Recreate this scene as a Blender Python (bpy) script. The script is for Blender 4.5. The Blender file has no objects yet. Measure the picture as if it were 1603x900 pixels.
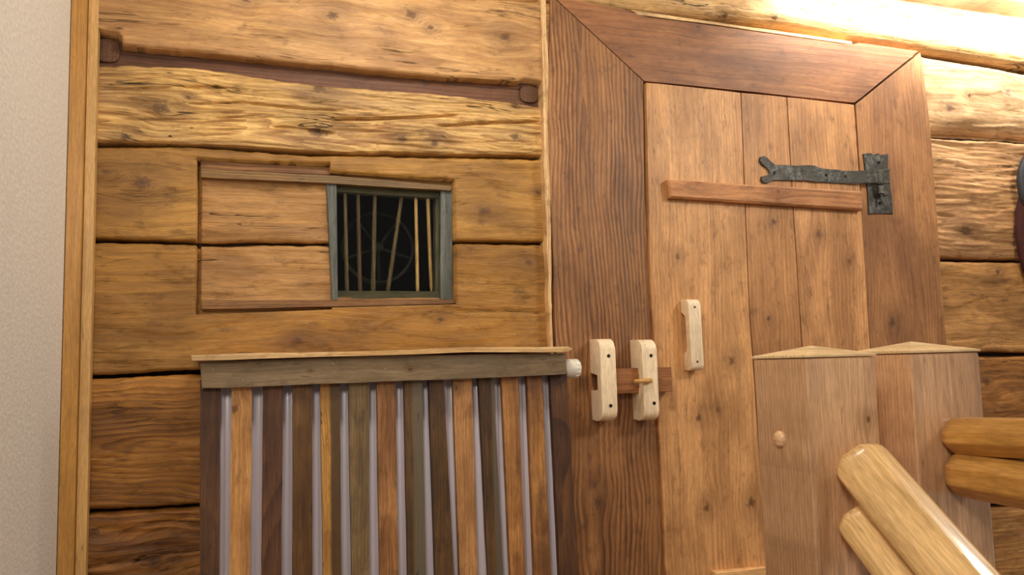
import bpy, bmesh, math, random
from mathutils import Vector, Matrix, noise
random.seed(7)
SC = bpy.context.scene
COL = SC.collection

# ---------------------------------------------------------------- camera
CAM = Vector((0.0, -2.0, 1.15))
CR = Vector((0.9512991758650979, -0.3071327155450015, -0.026445662032527247))
CU = Vector((-0.0035883924824882986, -0.09681448538971008, 0.9952959755058377))
CF = Vector((0.3082482788885885, 0.9467293438257202, 0.09320165289062267))
FOC = 1250.0
cd = bpy.data.cameras.new('camera'); cam = bpy.data.objects.new('camera', cd); COL.objects.link(cam)
cd.sensor_width = 36; cd.lens = FOC / 1603 * 36; cd.clip_start = .02
M3 = Matrix((CR, CU, -CF)).transposed()
cam.matrix_world = Matrix.Translation(CAM) @ M3.to_4x4()
SC.camera = cam

def at(px, py, Y=0.0):
    """point of the plane y=Y seen at a pixel of the 1603x900 photograph"""
    d = CF * FOC + CR * (px - 801.5) - CU * (py - 450)
    return CAM + d * ((Y - CAM.y) / d.y)

# ---------------------------------------------------------------- light and exposure
SC.view_settings.view_transform = 'Standard'; SC.view_settings.look = 'None'
SC.view_settings.gamma = 1; SC.view_settings.use_curve_mapping = False
SC.view_settings.exposure = 0.08
w = bpy.data.worlds.new('world'); SC.world = w; w.use_nodes = True
w.node_tree.nodes['Background'].inputs[0].default_value = (1.0, .93, .82, 1)
w.node_tree.nodes['Background'].inputs[1].default_value = .30
def area(name, loc, target, size, power, col, sy=None):
    l = bpy.data.lights.new(name, 'AREA'); o = bpy.data.objects.new(name, l); COL.objects.link(o)
    l.energy = power; l.color = col; l.size = size
    if sy: l.shape = 'RECTANGLE'; l.size_y = sy
    o.location = loc
    o.rotation_euler = (Vector(target) - Vector(loc)).to_track_quat('-Z', 'Y').to_euler()
    return o
area('ceiling_lamp_light', (0.35, -.75, 2.26), (0.45, 0.1, 1.5), .3, 9, (1, .94, .82))
area('stair_lamp_light', (2.0, -1.45, 2.25), (1.2, 0, 1.4), .35, 19, (1, .94, .82))
area('cove_light', (2.5, -.15, 2.265), (2.5, .10, 2.17), 1.9, 19.0, (1, .95, .84), .03)
area('left_fill_light', (-.28, -2.15, 1.95), (.7, -1, .9), .35, 13, (1, .93, .81))  # unseen fill, added to brighten the left faces of the posts
area('rear_fill_light', (2.0, -3.0, 2.0), (1.0, -.5, 1.0), .5, 1, (1, .93, .81))  # unseen fill behind the camera, added to lift the post fronts
area('window_daylight', (-.6, -2.9, 1.7), (.3, 0, .8), .35, 6, (.66, .76, 1.0))

# ---------------------------------------------------------------- node helpers
def lin(c):
    return tuple(((x / 255) / 12.92 if x / 255 <= .04045 else ((x / 255 + .055) / 1.055) ** 2.4) for x in c) + (1,)
class NT:
    def __init__(s, mat): s.t = mat.node_tree; s.n = s.t.nodes; s.l = s.t.links
    def node(s, typ, **kw):
        n = s.n.new(typ)
        for k, v in kw.items(): setattr(n, k, v)
        return n
    def put(s, sock, v):
        if hasattr(v, 'is_output') or isinstance(v, bpy.types.NodeSocket): s.l.new(v, sock)
        else: sock.default_value = v
    def m(s, op, a, b=None, c=None, clamp=False):
        n = s.node('ShaderNodeMath', operation=op); n.use_clamp = clamp
        s.put(n.inputs[0], a)
        if b is not None: s.put(n.inputs[1], b)
        if c is not None: s.put(n.inputs[2], c)
        return n.outputs[0]
    def comb(s, x, y, z):
        n = s.node('ShaderNodeCombineXYZ')
        for i, v in enumerate((x, y, z)): s.put(n.inputs[i], v)
        return n.outputs[0]
    def noise(s, vec, scale=1, detail=3, rough=.55):
        n = s.node('ShaderNodeTexNoise'); s.put(n.inputs['Vector'], vec)
        n.inputs['Scale'].default_value = scale; n.inputs['Detail'].default_value = detail; n.inputs['Roughness'].default_value = rough
        return n.outputs['Fac']
    def rng(s, v, a, b, c=0., d=1., smooth=True):
        n = s.node('ShaderNodeMapRange'); n.interpolation_type = 'SMOOTHSTEP' if smooth else 'LINEAR'
        for i, x in enumerate((v, a, b, c, d)): s.put(n.inputs[i], x)
        return n.outputs[0]
    def mix(s, f, a, b, mode='MIX'):
        n = s.node('ShaderNodeMix', data_type='RGBA', blend_type=mode)
        s.put(n.inputs[0], f); s.put(n.inputs[6], a); s.put(n.inputs[7], b)
        return n.outputs[2]
def base(name):
    m = bpy.data.materials.new(name); m.use_nodes = True
    return m, NT(m), m.node_tree.nodes['Principled BSDF']

def wood(name, light, dark, stain=None, stain_amt=.5, knots=(), v0=0., h0=.06, period=.006, amp=.03, ring=.6,
         fibre=.35, rough=.62, bump=.3, adze=0., cracks=0., knotcol=(104, 66, 38), side=None, seed=0., fine=170., coat=0., blotch=1., flecks=.6, sfreq=110., smudge=.5, stain_scale=(2.5, 14), knot_ring=1.0, figs=()):
    """solid wood: attribute P = (along the grain, across it, depth) in metres"""
    mat, t, bs = base(name)
    P = t.node('ShaderNodeAttribute'); P.attribute_name = 'P'
    sp = t.node('ShaderNodeSeparateXYZ'); t.l.new(P.outputs['Vector'], sp.inputs[0])
    u, v, d = sp.outputs
    us = t.m('ADD', u, seed * 3.7)
    low = t.noise(t.comb(t.m('MULTIPLY', us, 2.2), t.m('MULTIPLY', v, 5), d), 1, 2)
    mid = t.noise(t.comb(t.m('MULTIPLY', us, 9), t.m('MULTIPLY', v, 30), d), 1, 3)
    vv = t.m('ADD', v, t.m('MULTIPLY', t.m('SUBTRACT', low, .5), amp))
    vv = t.m('ADD', vv, t.m('MULTIPLY', t.m('SUBTRACT', mid, .5), amp * .16))
    km = None; kn = t.noise(t.comb(t.m('MULTIPLY', us, 70), t.m('MULTIPLY', v, 110), d), 1, 3, .6) if knots else None
    for (ku, kv, r) in knots:
        du = t.m('MULTIPLY', t.m('SUBTRACT', u, ku), .74); dv = t.m('SUBTRACT', v, kv)
        r = r * 1.4
        d2 = t.m('ADD', t.m('MULTIPLY', du, du), t.m('MULTIPLY', dv, dv))
        k = t.m('DIVIDE', 4.5 * r * r, t.m('ADD', d2, 5.5 * r * r))
        vv = t.m('SUBTRACT', vv, t.m('MULTIPLY', dv, k))
        dist = t.m('ADD', t.m('SQRT', d2), t.m('MULTIPLY', t.m('SUBTRACT', kn, .5), r * 2.6))
        a = t.rng(dist, r * 1.25, r * .25, 0, 1)
        halo = t.rng(dist, r * 4.0, r * .8, 0, .36)
        a = t.m('MAXIMUM', a, halo)
        km = a if km is None else t.m('MAXIMUM', km, a)
    y = t.m('SUBTRACT', vv, v0)
    z = t.m('ADD', h0, t.m('MULTIPLY', t.m('SUBTRACT', t.noise(t.comb(t.m('MULTIPLY', us, 1.3), t.m('MULTIPLY', v, 1.5), 3.3), 1, 2), .5), amp * 3.0))
    z = t.m('ADD', z, d)
    rr = t.m('SQRT', t.m('ADD', t.m('MULTIPLY', y, y), t.m('MULTIPLY', z, z)))
    ph = t.m('FRACT', t.m('DIVIDE', rr, period))
    up = t.rng(ph, .15, .86); dn = t.rng(ph, .90, 1.0, 1, 0)
    ringm = t.m('MULTIPLY', up, dn)
    # rings fade in and out
    ringm = t.m('MULTIPLY', ringm, t.rng(t.noise(t.comb(t.m('MULTIPLY', us, 1.7), t.m('MULTIPLY', v, 9), 7.7), 1, 3), .3, .65, .35, 1))
    fib = t.noise(t.comb(t.m('MULTIPLY', us, 7), t.m('MULTIPLY', vv, fine), t.m('MULTIPLY', d, fine)), 1, 3, .6)
    f = t.m('ADD', t.m('MULTIPLY', ringm, ring), t.m('MULTIPLY', t.rng(fib, .42, .66), fibre), clamp=True)
    col = t.mix(f, lin(light), lin(dark))
    bl = t.noise(t.comb(t.m('MULTIPLY', us, 4), t.m('MULTIPLY', v, 11), 1.7), 1, 4, .6)
    stk = t.noise(t.comb(t.m('MULTIPLY', us, 4), t.m('MULTIPLY', vv, sfreq), 2.2), 1, 4, .65)
    fine2 = t.noise(t.comb(t.m('MULTIPLY', us, 40), t.m('MULTIPLY', vv, 520), t.m('MULTIPLY', d, 300)), 1, 2, .6)
    smu = t.noise(t.comb(t.m('MULTIPLY', us, 16), t.m('MULTIPLY', v, 26), 3.9), 1, 5, .7)
    col = t.mix(1.0, col, t.mix(t.rng(fine2, .35, .65), (1.09, 1.09, 1.09, 1), (.86, .85, .83, 1)), 'MULTIPLY')
    col = t.mix(t.m('MULTIPLY', t.rng(smu, .53, .70), smudge), col, lin([c * .72 for c in dark]))
    k1 = .05 + .30 * fibre
    col = t.mix(1.0, col, t.mix(t.rng(stk, .34, .66), (1 + k1 * .6, 1 + k1 * .6, 1 + k1 * .6, 1), (1 - k1, 1 - k1 * 1.15, 1 - k1 * 1.3, 1)), 'MULTIPLY')
    col = t.mix(1.0, col, t.mix(t.rng(bl, .36, .66), (1 + .14 * blotch, 1 + .14 * blotch, 1 + .14 * blotch, 1), (1 - .26 * blotch, 1 - .30 * blotch, 1 - .34 * blotch, 1)), 'MULTIPLY')
    if stain:
        sn = t.noise(t.comb(t.m('MULTIPLY', us, stain_scale[0]), t.m('MULTIPLY', v, stain_scale[1]), 9.1), 1, 4, .6)
        col = t.mix(t.m('MULTIPLY', t.rng(sn, .42, .68), stain_amt), col, lin(stain))
    if side:   # a second tone along one long edge: (v edge, width, colour, sign)
        e0, wd, sc_, sg = side
        sv = t.m('MULTIPLY', t.m('SUBTRACT', t.m('ADD', v, t.m('MULTIPLY', t.m('SUBTRACT', bl, .5), .012)), e0), sg)
        col = t.mix(t.m('MULTIPLY', t.rng(sv, 0, wd), .93), col, t.mix(t.m('MULTIPLY', fib, .6), lin(sc_), lin([c * .55 for c in sc_])))
    fl = t.noise(t.comb(t.m('MULTIPLY', us, 22), t.m('MULTIPLY', v, 150), 8.8), 1, 2)
    fg = t.noise(t.comb(t.m('MULTIPLY', us, 5), t.m('MULTIPLY', v, 12), 6.1), 1, 2)
    col = t.mix(t.m('MULTIPLY', t.m('MULTIPLY', t.rng(fl, .66, .73), t.rng(fg, .46, .6)), flecks), col, lin([c * .45 for c in dark]))
    h = t.m('ADD', t.m('MULTIPLY', ringm, -.25), t.m('ADD', t.m('MULTIPLY', fib, .5), t.m('MULTIPLY', stk, .45)))
    if cracks:
        cn = t.noise(t.comb(t.m('MULTIPLY', us, 2.6), t.m('MULTIPLY', vv, 46), 4.4), 1, 3, .6)
        cm = t.rng(t.m('ABSOLUTE', t.m('SUBTRACT', cn, .5)), .014, .003)
        gate = t.rng(t.noise(t.comb(t.m('MULTIPLY', us, 5), t.m('MULTIPLY', v, 20), 5.5), 1, 2), .52, .62)
        cm = t.m('MULTIPLY', t.m('MULTIPLY', cm, gate), cracks)
        col = t.mix(cm, col, lin([c * .35 for c in dark]))
        h = t.m('SUBTRACT', h, t.m('MULTIPLY', cm, 2.5))
    if adze:
        vo = t.node('ShaderNodeTexVoronoi'); vo.feature = 'SMOOTH_F1'; vo.inputs['Smoothness'].default_value = .25
        wob = t.m('ADD', v, t.m('MULTIPLY', mid, .02))
        t.l.new(t.comb(t.m('MULTIPLY', us, 9), t.m('MULTIPLY', wob, 26), 0), vo.inputs['Vector']); vo.inputs['Scale'].default_value = 1
        h = t.m('ADD', h, t.m('MULTIPLY', vo.outputs['Distance'], 3.2 * adze))
    if km is not None:
        kc = t.mix(t.rng(kn, .40, .62), lin(knotcol), lin([c * .5 for c in knotcol]))
        col = t.mix(t.m('MULTIPLY', km, .88 * knot_ring), col, kc)
        h = t.m('ADD', h, t.m('MULTIPLY', km, .4))
    t.l.new(col, bs.inputs['Base Color'])
    t.l.new(t.m('ADD', rough, t.m('MULTIPLY', t.m('SUBTRACT', fib, .5), .15)), bs.inputs['Roughness'])
    b = t.node('ShaderNodeBump'); b.inputs['Strength'].default_value = min(1, bump * 1.6); b.inputs['Distance'].default_value = .0035
    t.l.new(h, b.inputs['Height']); t.l.new(b.outputs[0], bs.inputs['Normal'])
    if coat: bs.inputs['Coat Weight'].default_value = coat; bs.inputs['Coat Roughness'].default_value = .12
    return mat

def plain(name, col, rough=.5, metal=0., bumps=0., bscale=60., var=.12, spec=.5):
    mat, t, bs = base(name)
    tc = t.node('ShaderNodeTexCoord')
    n = t.noise(tc.outputs['Object'], bscale, 4)
    c = t.mix(t.rng(n, .3, .7), lin([x * (1 - var) for x in col]), lin([min(255, x * (1 + var)) for x in col]))
    t.l.new(c, bs.inputs['Base Color'])
    bs.inputs['Roughness'].default_value = rough; bs.inputs['Metallic'].default_value = metal
    bs.inputs['Specular IOR Level'].default_value = spec
    if bumps:
        b = t.node('ShaderNodeBump'); b.inputs['Strength'].default_value = bumps; b.inputs['Distance'].default_value = .002
        t.l.new(n, b.inputs['Height']); t.l.new(b.outputs[0], bs.inputs['Normal'])
    return mat

# ---------------------------------------------------------------- object helpers
AX = {'x': (0, 2, 1), 'z': (2, 0, 1), 'y': (1, 0, 2)}
def finish(name, bm, mat, parent=None, grain='x', label=None, cat=None, group=None, kind=None, smooth=False, gmat=None, seed=(0, 0, 0), origin=None, smooth_ang=None):
    """link a bmesh built in world coordinates; grain coordinates are stored in attribute P"""
    me = bpy.data.meshes.new(name)
    lay = bm.verts.layers.float_vector.new('P')
    for v_ in bm.verts:
        c = gmat @ v_.co if gmat else v_.co
        if gmat: v_[lay] = c + Vector(seed)
        else:
            a = AX[grain]; v_[lay] = Vector((c[a[0]], c[a[1]], c[a[2]])) + Vector(seed)
    o = bpy.data.objects.new(name, me)
    if parent is not None: org = parent_world(parent)
    else:
        if origin is None:
            xs = [v_.co.x for v_ in bm.verts]; ys = [v_.co.y for v_ in bm.verts]; zs = [v_.co.z for v_ in bm.verts]
            origin = Vector(((min(xs) + max(xs)) / 2, (min(ys) + max(ys)) / 2, min(zs)))
        org = Vector(origin); o.location = org
    bmesh.ops.translate(bm, verts=bm.verts, vec=-org)
    bmesh.ops.recalc_face_normals(bm, faces=bm.faces)
    bm.to_mesh(me); bm.free()
    if smooth or smooth_ang:
        for p in me.polygons: p.use_smooth = True
        if smooth_ang: me.set_sharp_from_angle(angle=math.radians(smooth_ang))
    me.materials.append(mat)
    COL.objects.link(o)
    if parent is not None: o.parent = parent
    tag(o, label, cat, group, kind)
    return o
def parent_world(p):
    v_ = Vector((0, 0, 0))
    while p is not None: v_ = v_ + p.location; p = p.parent
    return v_
def tag(o, label=None, cat=None, group=None, kind=None):
    if label: o['label'] = label
    if cat: o['category'] = cat
    if group: o['group'] = group
    if kind: o['kind'] = kind
def empty(name, loc, label=None, cat=None, group=None, kind=None):
    o = bpy.data.objects.new(name, None); o.location = loc; o.empty_display_size = .05; COL.objects.link(o)
    tag(o, label, cat, group, kind); return o
def bev(bm, w_, seg=2, edges=None):
    bmesh.ops.bevel(bm, geom=edges or list(bm.edges), offset=w_, segments=seg, affect='EDGES', profile=.6, clamp_overlap=True)
def box_bm(x0, x1, y0, y1, z0, z1, b=.002, seg=2):
    bm = bmesh.new(); bmesh.ops.create_cube(bm, size=1)
    for v_ in bm.verts:
        v_.co = Vector((x0 + (v_.co.x + .5) * (x1 - x0), y0 + (v_.co.y + .5) * (y1 - y0), z0 + (v_.co.z + .5) * (z1 - z0)))
    if b: bev(bm, b, seg)
    return bm
def poly_bm(pts, y0, y1, b=.002, seg=1, jit=0., step=None, fr=9.):
    """outline of (x,z) points, front at y0, back at y1; jit roughens the outline"""
    if step:
        out = []
        for i, p in enumerate(pts):
            q = pts[(i + 1) % len(pts)]; L = math.hypot(q[0] - p[0], q[1] - p[1]); n = max(1, int(L / step))
            for k in range(n):
                a = k / n; x = p[0] + (q[0] - p[0]) * a; z = p[1] + (q[1] - p[1]) * a
                if jit and 0 < k:
                    nx, nz = -(q[1] - p[1]) / L, (q[0] - p[0]) / L
                    j = noise.noise(Vector((x * fr, z * fr, i * 3.1))) * jit + noise.noise(Vector((x * fr * 5, z * fr * 5, i))) * jit * .4
                    x += nx * j; z += nz * j
                out.append((x, z))
        pts = out
    bm = bmesh.new()
    f = [bm.verts.new((x, y0, z)) for x, z in pts]; k = [bm.verts.new((x, y1, z)) for x, z in pts]
    n = len(pts); ff = bm.faces.new(f); bm.faces.new(list(reversed(k)))
    for i in range(n): bm.faces.new((f[i], k[i], k[(i + 1) % n], f[(i + 1) % n]))
    if b: bev(bm, b, seg, list(ff.edges))
    return bm
def pxpoly(pts, Y):
    r = []
    for p in pts:
        c = at(p[0], p[1], Y); r.append((c.x, c.z))
    return r
def cyl_bm(p0, p1, r0, r1=None, seg=20, b=0., rings=None):
    """rod from p0 to p1; rings = [(fraction, radius), ...]"""
    p0, p1 = Vector(p0), Vector(p1); ax = (p1 - p0); L = ax.length; q = ax.to_track_quat('Z', 'Y')
    r1 = r0 if r1 is None else r1
    prof = rings or ([(0, r0 - b), (b / L if b else 0, r0), (1 - (b / L if b else 0), r1), (1, r1 - b)] if b else [(0, r0), (1, r1)])
    bm = bmesh.new(); loops = []
    for fr, r in prof:
        loops.append([bm.verts.new(p0 + q @ Vector((r * math.cos(2 * math.pi * i / seg), r * math.sin(2 * math.pi * i / seg), fr * L))) for i in range(seg)])
    for a, c in zip(loops, loops[1:]):
        for i in range(seg): bm.faces.new((a[i], a[(i + 1) % seg], c[(i + 1) % seg], c[i]))
    bm.faces.new(list(reversed(loops[0]))); bm.faces.new(loops[-1])
    return bm
def join(a, b_):
    m_ = bpy.data.meshes.new('t'); b_.to_mesh(m_); b_.free(); a.from_mesh(m_); bpy.data.meshes.remove(m_); return a

# ================================================================= SETTING
XW = at(99, 450, -.045).x                    # white wall plane
ZC = 2.31
shaded_moss = plain('shaded_seam_filling', (52, 34, 20), .95, bumps=.5, bscale=90)  # moss between the logs, coloured dark to carry the seam shadow
plaster, t_, bs_ = base('white_textured_wallpaper')
tc = t_.node('ShaderNodeTexCoord'); sx = t_.node('ShaderNodeSeparateXYZ'); t_.l.new(tc.outputs['Object'], sx.inputs[0])
n1 = t_.noise(t_.comb(0., t_.m('MULTIPLY', sx.outputs[1], 70), t_.m('MULTIPLY', sx.outputs[2], 130)), 1, 3)
n2 = t_.noise(tc.outputs['Object'], 9, 3)
t_.l.new(t_.mix(t_.rng(n1, .35, .7), lin((230, 227, 220)), lin((244, 242, 236))), bs_.inputs['Base Color'])
bb = t_.node('ShaderNodeBump'); bb.inputs['Strength'].default_value = .5; bb.inputs['Distance'].default_value = .003
t_.l.new(n1, bb.inputs['Height']); t_.l.new(bb.outputs[0], bs_.inputs['Normal']); bs_.inputs['Roughness'].default_value = .6

finish('wall_left', box_bm(XW - .06, XW, -3.2, -.001, 0, ZC, 0), plaster, kind='structure')
wall_back = finish('wall_back', box_bm(XW - .06, 3.6, .055, .10, 0, ZC + .1, 0), shaded_moss, kind='structure')
# the window opening needs a real hole in the backing
NL, NR = at(313, 370).x, at(712, 370).x
WX0, WX1 = at(520, 370, .03).x, at(706, 370, .03).x
WZ0, WZ1 = at(600, 466, .03).z, at(600, 292, .03).z
def cut_backing(o):
    me = o.data; bm = bmesh.new(); lay = None
    org = o.location
    X0, X1, Z0, Z1 = XW - .06, 3.6, 0, ZC + .1
    hx0, hx1, hz0, hz1 = WX0 - .004, WX1 + .004, WZ0 - .004, WZ1 + .004
    for (a, b_, c, d_) in ((X0, hx0, Z0, Z1), (hx1, X1, Z0, Z1), (hx0, hx1, Z0, hz0), (hx0, hx1, hz1, Z1)):
        j = box_bm(a, b_, .055, .10, c, d_, 0); join(bm, j)
    bmesh.ops.translate(bm, verts=bm.verts, vec=-org)
    bm.to_mesh(me); bm.free()
cut_backing(wall_back)

floor_m = wood('floor_boards_wood', (165, 120, 75), (120, 82, 48), period=.008)
finish('floor', box_bm(XW - .06, 3.6, -3.2, .1, -.05, 0, 0), floor_m, kind='structure', grain='x')

# ceiling boards run away from the wall
ceil_m = wood('ceiling_boards_wood', (196, 168, 132), (164, 132, 96), period=.01, ring=.35, bump=.15)
bm = bmesh.new()
xe = at(1558, 22, -.07).x; wdt = .19; x = xe - wdt * 12
while x < 3.55:
    x0 = max(x, XW - .06); x1 = min(x + wdt - .007, 3.6)
    if x1 > x0: join(bm, box_bm(x0, x1, -3.2, .1, ZC, ZC + .03, .003, 1))
    x += wdt
join(bm, box_bm(XW - .06, 3.6, -3.2, .1, ZC + .012, ZC + .05, 0))
finish('ceiling', bm, ceil_m, kind='structure', grain='y')
finish('trim_8', box_bm(XW + .002, 3.55, -.095, .03, ZC - .010, ZC + .001, .002), wood('cornice_board_wood', (160, 128, 100), (130, 98, 72), period=.009, seed=15), kind='structure')
trim_lit = wood('lit_pine_trim_wood', (214, 172, 108), (196, 148, 84), period=.009, smudge=.1, ring=.25, fibre=.2, bump=.08, blotch=.4, rough=.4)  # corner batten painted paler, lamp light on it put into the colour
trim_yel = wood('yellow_varnished_pine_wood', (192, 142, 72), (170, 118, 52), period=.009, smudge=.1, ring=.25, fibre=.2, bump=.08, blotch=.4, rough=.35, seed=2)
xA, xB = at(125, 450, -.045).x, at(138, 450, -.02).x
finish('trim_1', box_bm(XW + .0015, xA, -.045, -.002, 0, ZC - .002, .0015), trim_yel, kind='structure', grain='z')
finish('trim_2', box_bm(xA + .0008, xB + .010, -.030, -.003, 0, ZC - .002, .0015), trim_lit, kind='structure', grain='z')

# ================================================================= LOG WALL
def seam(*pts):
    P_ = [at(a, b_) for a, b_ in pts]
    def f(x):
        if x <= P_[0].x: return P_[0].z
        if x >= P_[-1].x: return P_[-1].z
        for a, b_ in zip(P_, P_[1:]):
            if x <= b_.x: return a.z + (b_.z - a.z) * (x - a.x) / (b_.x - a.x)
    return f
def polyx(pts, x):
    for a, b_ in zip(pts, pts[1:]):
        if a[0] <= x <= b_[0]:
            return a[1] + (b_[1] - a[1]) * (x - a[0]) / (b_[0] - a[0])
    return None
nTLa = (NL, at(400, 254).z); 
niche_top = lambda x: (polyx(NT1, x) if x < STEP else polyx(NT2, x))
STEP = at(517, 265).x; STEPB = at(520, 480).x
NT1 = [(-1, at(308, 248).z + .01 * 0), (at(308, 248).x, at(308, 248).z), (at(517, 256).x, at(517, 256).z), (2, at(517, 256).z)]
NT2 = [(-1, at(517, 268).z), (at(517, 268).x, at(517, 268).z), (at(712, 281).x, at(712, 281).z), (2, at(712, 281).z)]
NB1 = [(-1, at(309, 492).z), (at(309, 492).x, at(309, 492).z), (at(520, 484).x, at(520, 484).z), (2, at(520, 484).z)]
NB2 = [(-1, at(520, 481).z), (at(520, 481).x, at(520, 481).z), (at(714, 476).x, at(714, 476).z), (2, at(714, 476).z)]
niche_bot = lambda x: (polyx(NB1, x) if x < STEPB else polyx(NB2, x))
NXL = at(307, 370).x; NXR = at(713, 370).x

def log(x0, x1, zb, zt, mat, seed, gap=.005, edge=.010, amp=.004, ridge=.0008, niche=False, cracks=(), pits=(), round_top=0., round_bot=0., base_p=0., dx=.007, dz=.0045, fac=.0):
    xs = []; n = int((x1 - x0) / dx)
    xs = [x0 + (x1 - x0) * i / n for i in range(n + 1)]
    ex = []
    if niche:
        e = .0006
        for X in (NXL, NL, STEP, STEPB, NXR, WX0, WX1): ex += [X - e, X + e]
        xs = [x for x in xs if all(abs(x - q) > .002 for q in ex)] + ex
        xs = sorted(xs)
    zmid = (zb(x0) + zt(x0)) / 2
    H = zt(x0) - zb(x0); nz = max(6, int(H / dz))
    bm = bmesh.new(); grid = []
    crk = [([(at(a, b_).x, at(a, b_).z) for a, b_ in pts], wd, dp) for pts, wd, dp in cracks]
    pit = [(at(a, b_).x, at(a, b_).z, rx, rz, dp) for a, b_, rx, rz, dp in pits]
    for x in xs:
        jb = noise.noise(Vector((x * 4, seed * 7.7, 1))) * .0035 + noise.noise(Vector((x * 26, seed, 4))) * .0022 + noise.noise(Vector((x * 70, seed, 4))) * .0012
        jt = noise.noise(Vector((x * 4, seed * 5.1, 2))) * .0035 + noise.noise(Vector((x * 26, seed, 9))) * .0022 + noise.noise(Vector((x * 70, seed, 9))) * .0012
        b0 = zb(x) + gap / 2 + jb; t0 = zt(x) - gap / 2 + jt
        zz = [b0 + (t0 - b0) * j / nz for j in range(nz + 1)]
        if niche and NXL < x < NXR:
            for ze in (niche_top(x), niche_bot(x)):
                if b0 < ze < t0:
                    j = min(range(1, nz - 1), key=lambda q: abs(zz[q] - ze)); zz[j] = ze - .0005; 
                    if zz[j] > ze: pass
                    zz[j + 1] = ze + .0005
        row = []
        for z in zz:
            p = base_p + noise.noise(Vector((x * 3, z * 7, seed))) * amp + noise.noise(Vector((x * 9, z * 26, seed))) * amp * .4
            p += (abs(noise.noise(Vector((x * 5 + seed, z * 90 + 2 * noise.noise(Vector((x * 3, z * 9, seed))), seed * 2)))) - .25) * ridge * 2
            if fac:
                c = noise.cell(Vector((x * 7 + .6 * noise.noise(Vector((z * 9, x * 3, seed))), z * 20 + noise.noise(Vector((x * 5, z * 5, seed))), seed)))
                p += (c - .5) * fac
            ins = niche and NXL < x < NXR and niche_bot(x) < z < niche_top(x)
            if ins:
                p = -.032 + (p - base_p) * .7
                if x < NL: p = -.052
            dt = t0 - z; db = z - b0
            et = edge + round_top; eb = edge + round_bot
            if dt < et: a = 1 - dt / et; p -= (1 - math.sqrt(max(0, 1 - a * a))) * (edge * 1.1 + round_top * .9)
            if db < eb: a = 1 - db / eb; p -= (1 - math.sqrt(max(0, 1 - a * a))) * (edge * 1.1 + round_bot * .9)
            for pts, wd, dp in crk:
                zc = polyx(pts, x)
                if zc is not None:
                    tp = min(1, min(x - pts[0][0], pts[-1][0] - x) / .03) if pts[0][0] > x0 + .01 and pts[-1][0] < x1 - .1 else 1
                    q = (z - zc - .002 * noise.noise(Vector((x * 20, seed, 0)))) / wd
                    p -= dp * math.exp(-q * q) * max(tp, .15)
            for cx, cz, rx, rz, dp in pit:
                q = ((x - cx) / rx) ** 4 + ((z - cz) / rz) ** 4
                q *= 1 + .5 * noise.noise(Vector((x * 30, z * 30, 5)))
                if q < 1.3: p -= dp * min(1, max(0, (1.3 - q) / .4))
            row.append((bm.verts.new((x, -p, z)), ins))
        # back edge rows close the seams
        row = [(bm.verts.new((x, .056, zz[0])), False)] + row + [(bm.verts.new((x, .056, zz[-1])), False)]
        grid.append((x, row))
    for (xa, A), (xb_, B) in zip(grid, grid[1:]):
        for j in range(len(A) - 1):
            if niche:
                cx = (xa + xb_) / 2; cz = (A[j][0].co.z + A[j + 1][0].co.z) / 2
                if WX0 < cx < WX1 and niche_bot(cx) + .0 < cz < niche_top(cx) and WZ0 < cz < WZ1: continue
            f_ = bm.faces.new((A[j][0], B[j][0], B[j + 1][0], A[j + 1][0]))
            if niche and A[j][1] and B[j][1] and A[j + 1][1] and B[j + 1][1]: f_.material_index = 1
    for gx, G in (grid[0], grid[-1]):
        bm.faces.new([q[0] for q in G])
    return bm

xl, xm = xB - .01, .93
S_top = seam((148, -40), (600, -6), (850, 6), (1200, 42), (1450, 84), (1603, 110))
S12u = seam((150, 74), (190, 79), (450, 104), (553, 114), (687, 126), (803, 134), (850, 138))      # log 1 lower edge
S12 = seam((150, 98), (200, 98), (300, 104), (420, 122), (500, 130), (553, 133), (687, 147), (803, 158), (850, 168))
S23 = seam((145, 226), (300, 229), (500, 240), (640, 243), (850, 247))
S34 = seam((143, 376), (305, 379), (715, 379), (855, 381))
S45 = seam((135, 590), (300, 583), (700, 572))
S56 = seam((125, 804), (310, 792), (700, 770))
def off(f, d_): return lambda x: f(x) + d_
def K(*l):   # knots from photograph pixels
    r = []
    for px, py, rad in l:
        c = at(px, py); r.append((c.x, c.z, rad))
    return r
def KV(*l):  # the same on vertical boards
    return [(b_, a, r_) for a, b_, r_ in K(*l)]
H_AMB = dict(bump=.5, adze=.5, rough=.6)
mL1 = wood('log_top_pale_wood', (204, 160, 104), (166, 118, 66), stain=(138, 92, 62), stain_amt=.35, knots=K((520, 30, .010), (640, 28, .009), (788, 62, .011), (385, 5, .007), (672, 48, .006)), v0=1.95, h0=.10, period=.012, ring=.45, fibre=.3, cracks=.6, seed=1, **H_AMB)
mL2 = wood('log_weathered_ridged_wood', (226, 186, 116), (160, 114, 58), stain=(150, 120, 92), stain_amt=.35, knots=K((253, 170, .014), (500, 136, .014), (497, 205, .016), (630, 217, .008), (680, 225, .008), (805, 215, .011), (295, 152, .004), (806, 163, .010), (197, 215, .008)), v0=1.74, h0=.05, period=.009, ring=.75, fibre=.45, cracks=1, bump=.45, adze=0, fine=260, seed=2, knotcol=(98, 66, 40))
mL3 = wood('log_ochre_hewn_wood', (180, 134, 64), (134, 92, 36), stain=(126, 86, 40), stain_amt=.3, knots=K((222, 286, .016), (757, 330, .012), (165, 268, .005), (843, 301, .006)), v0=1.56, h0=.12, period=.013, ring=.35, fibre=.22, cracks=.3, bump=.45, adze=.5, seed=3)
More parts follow.
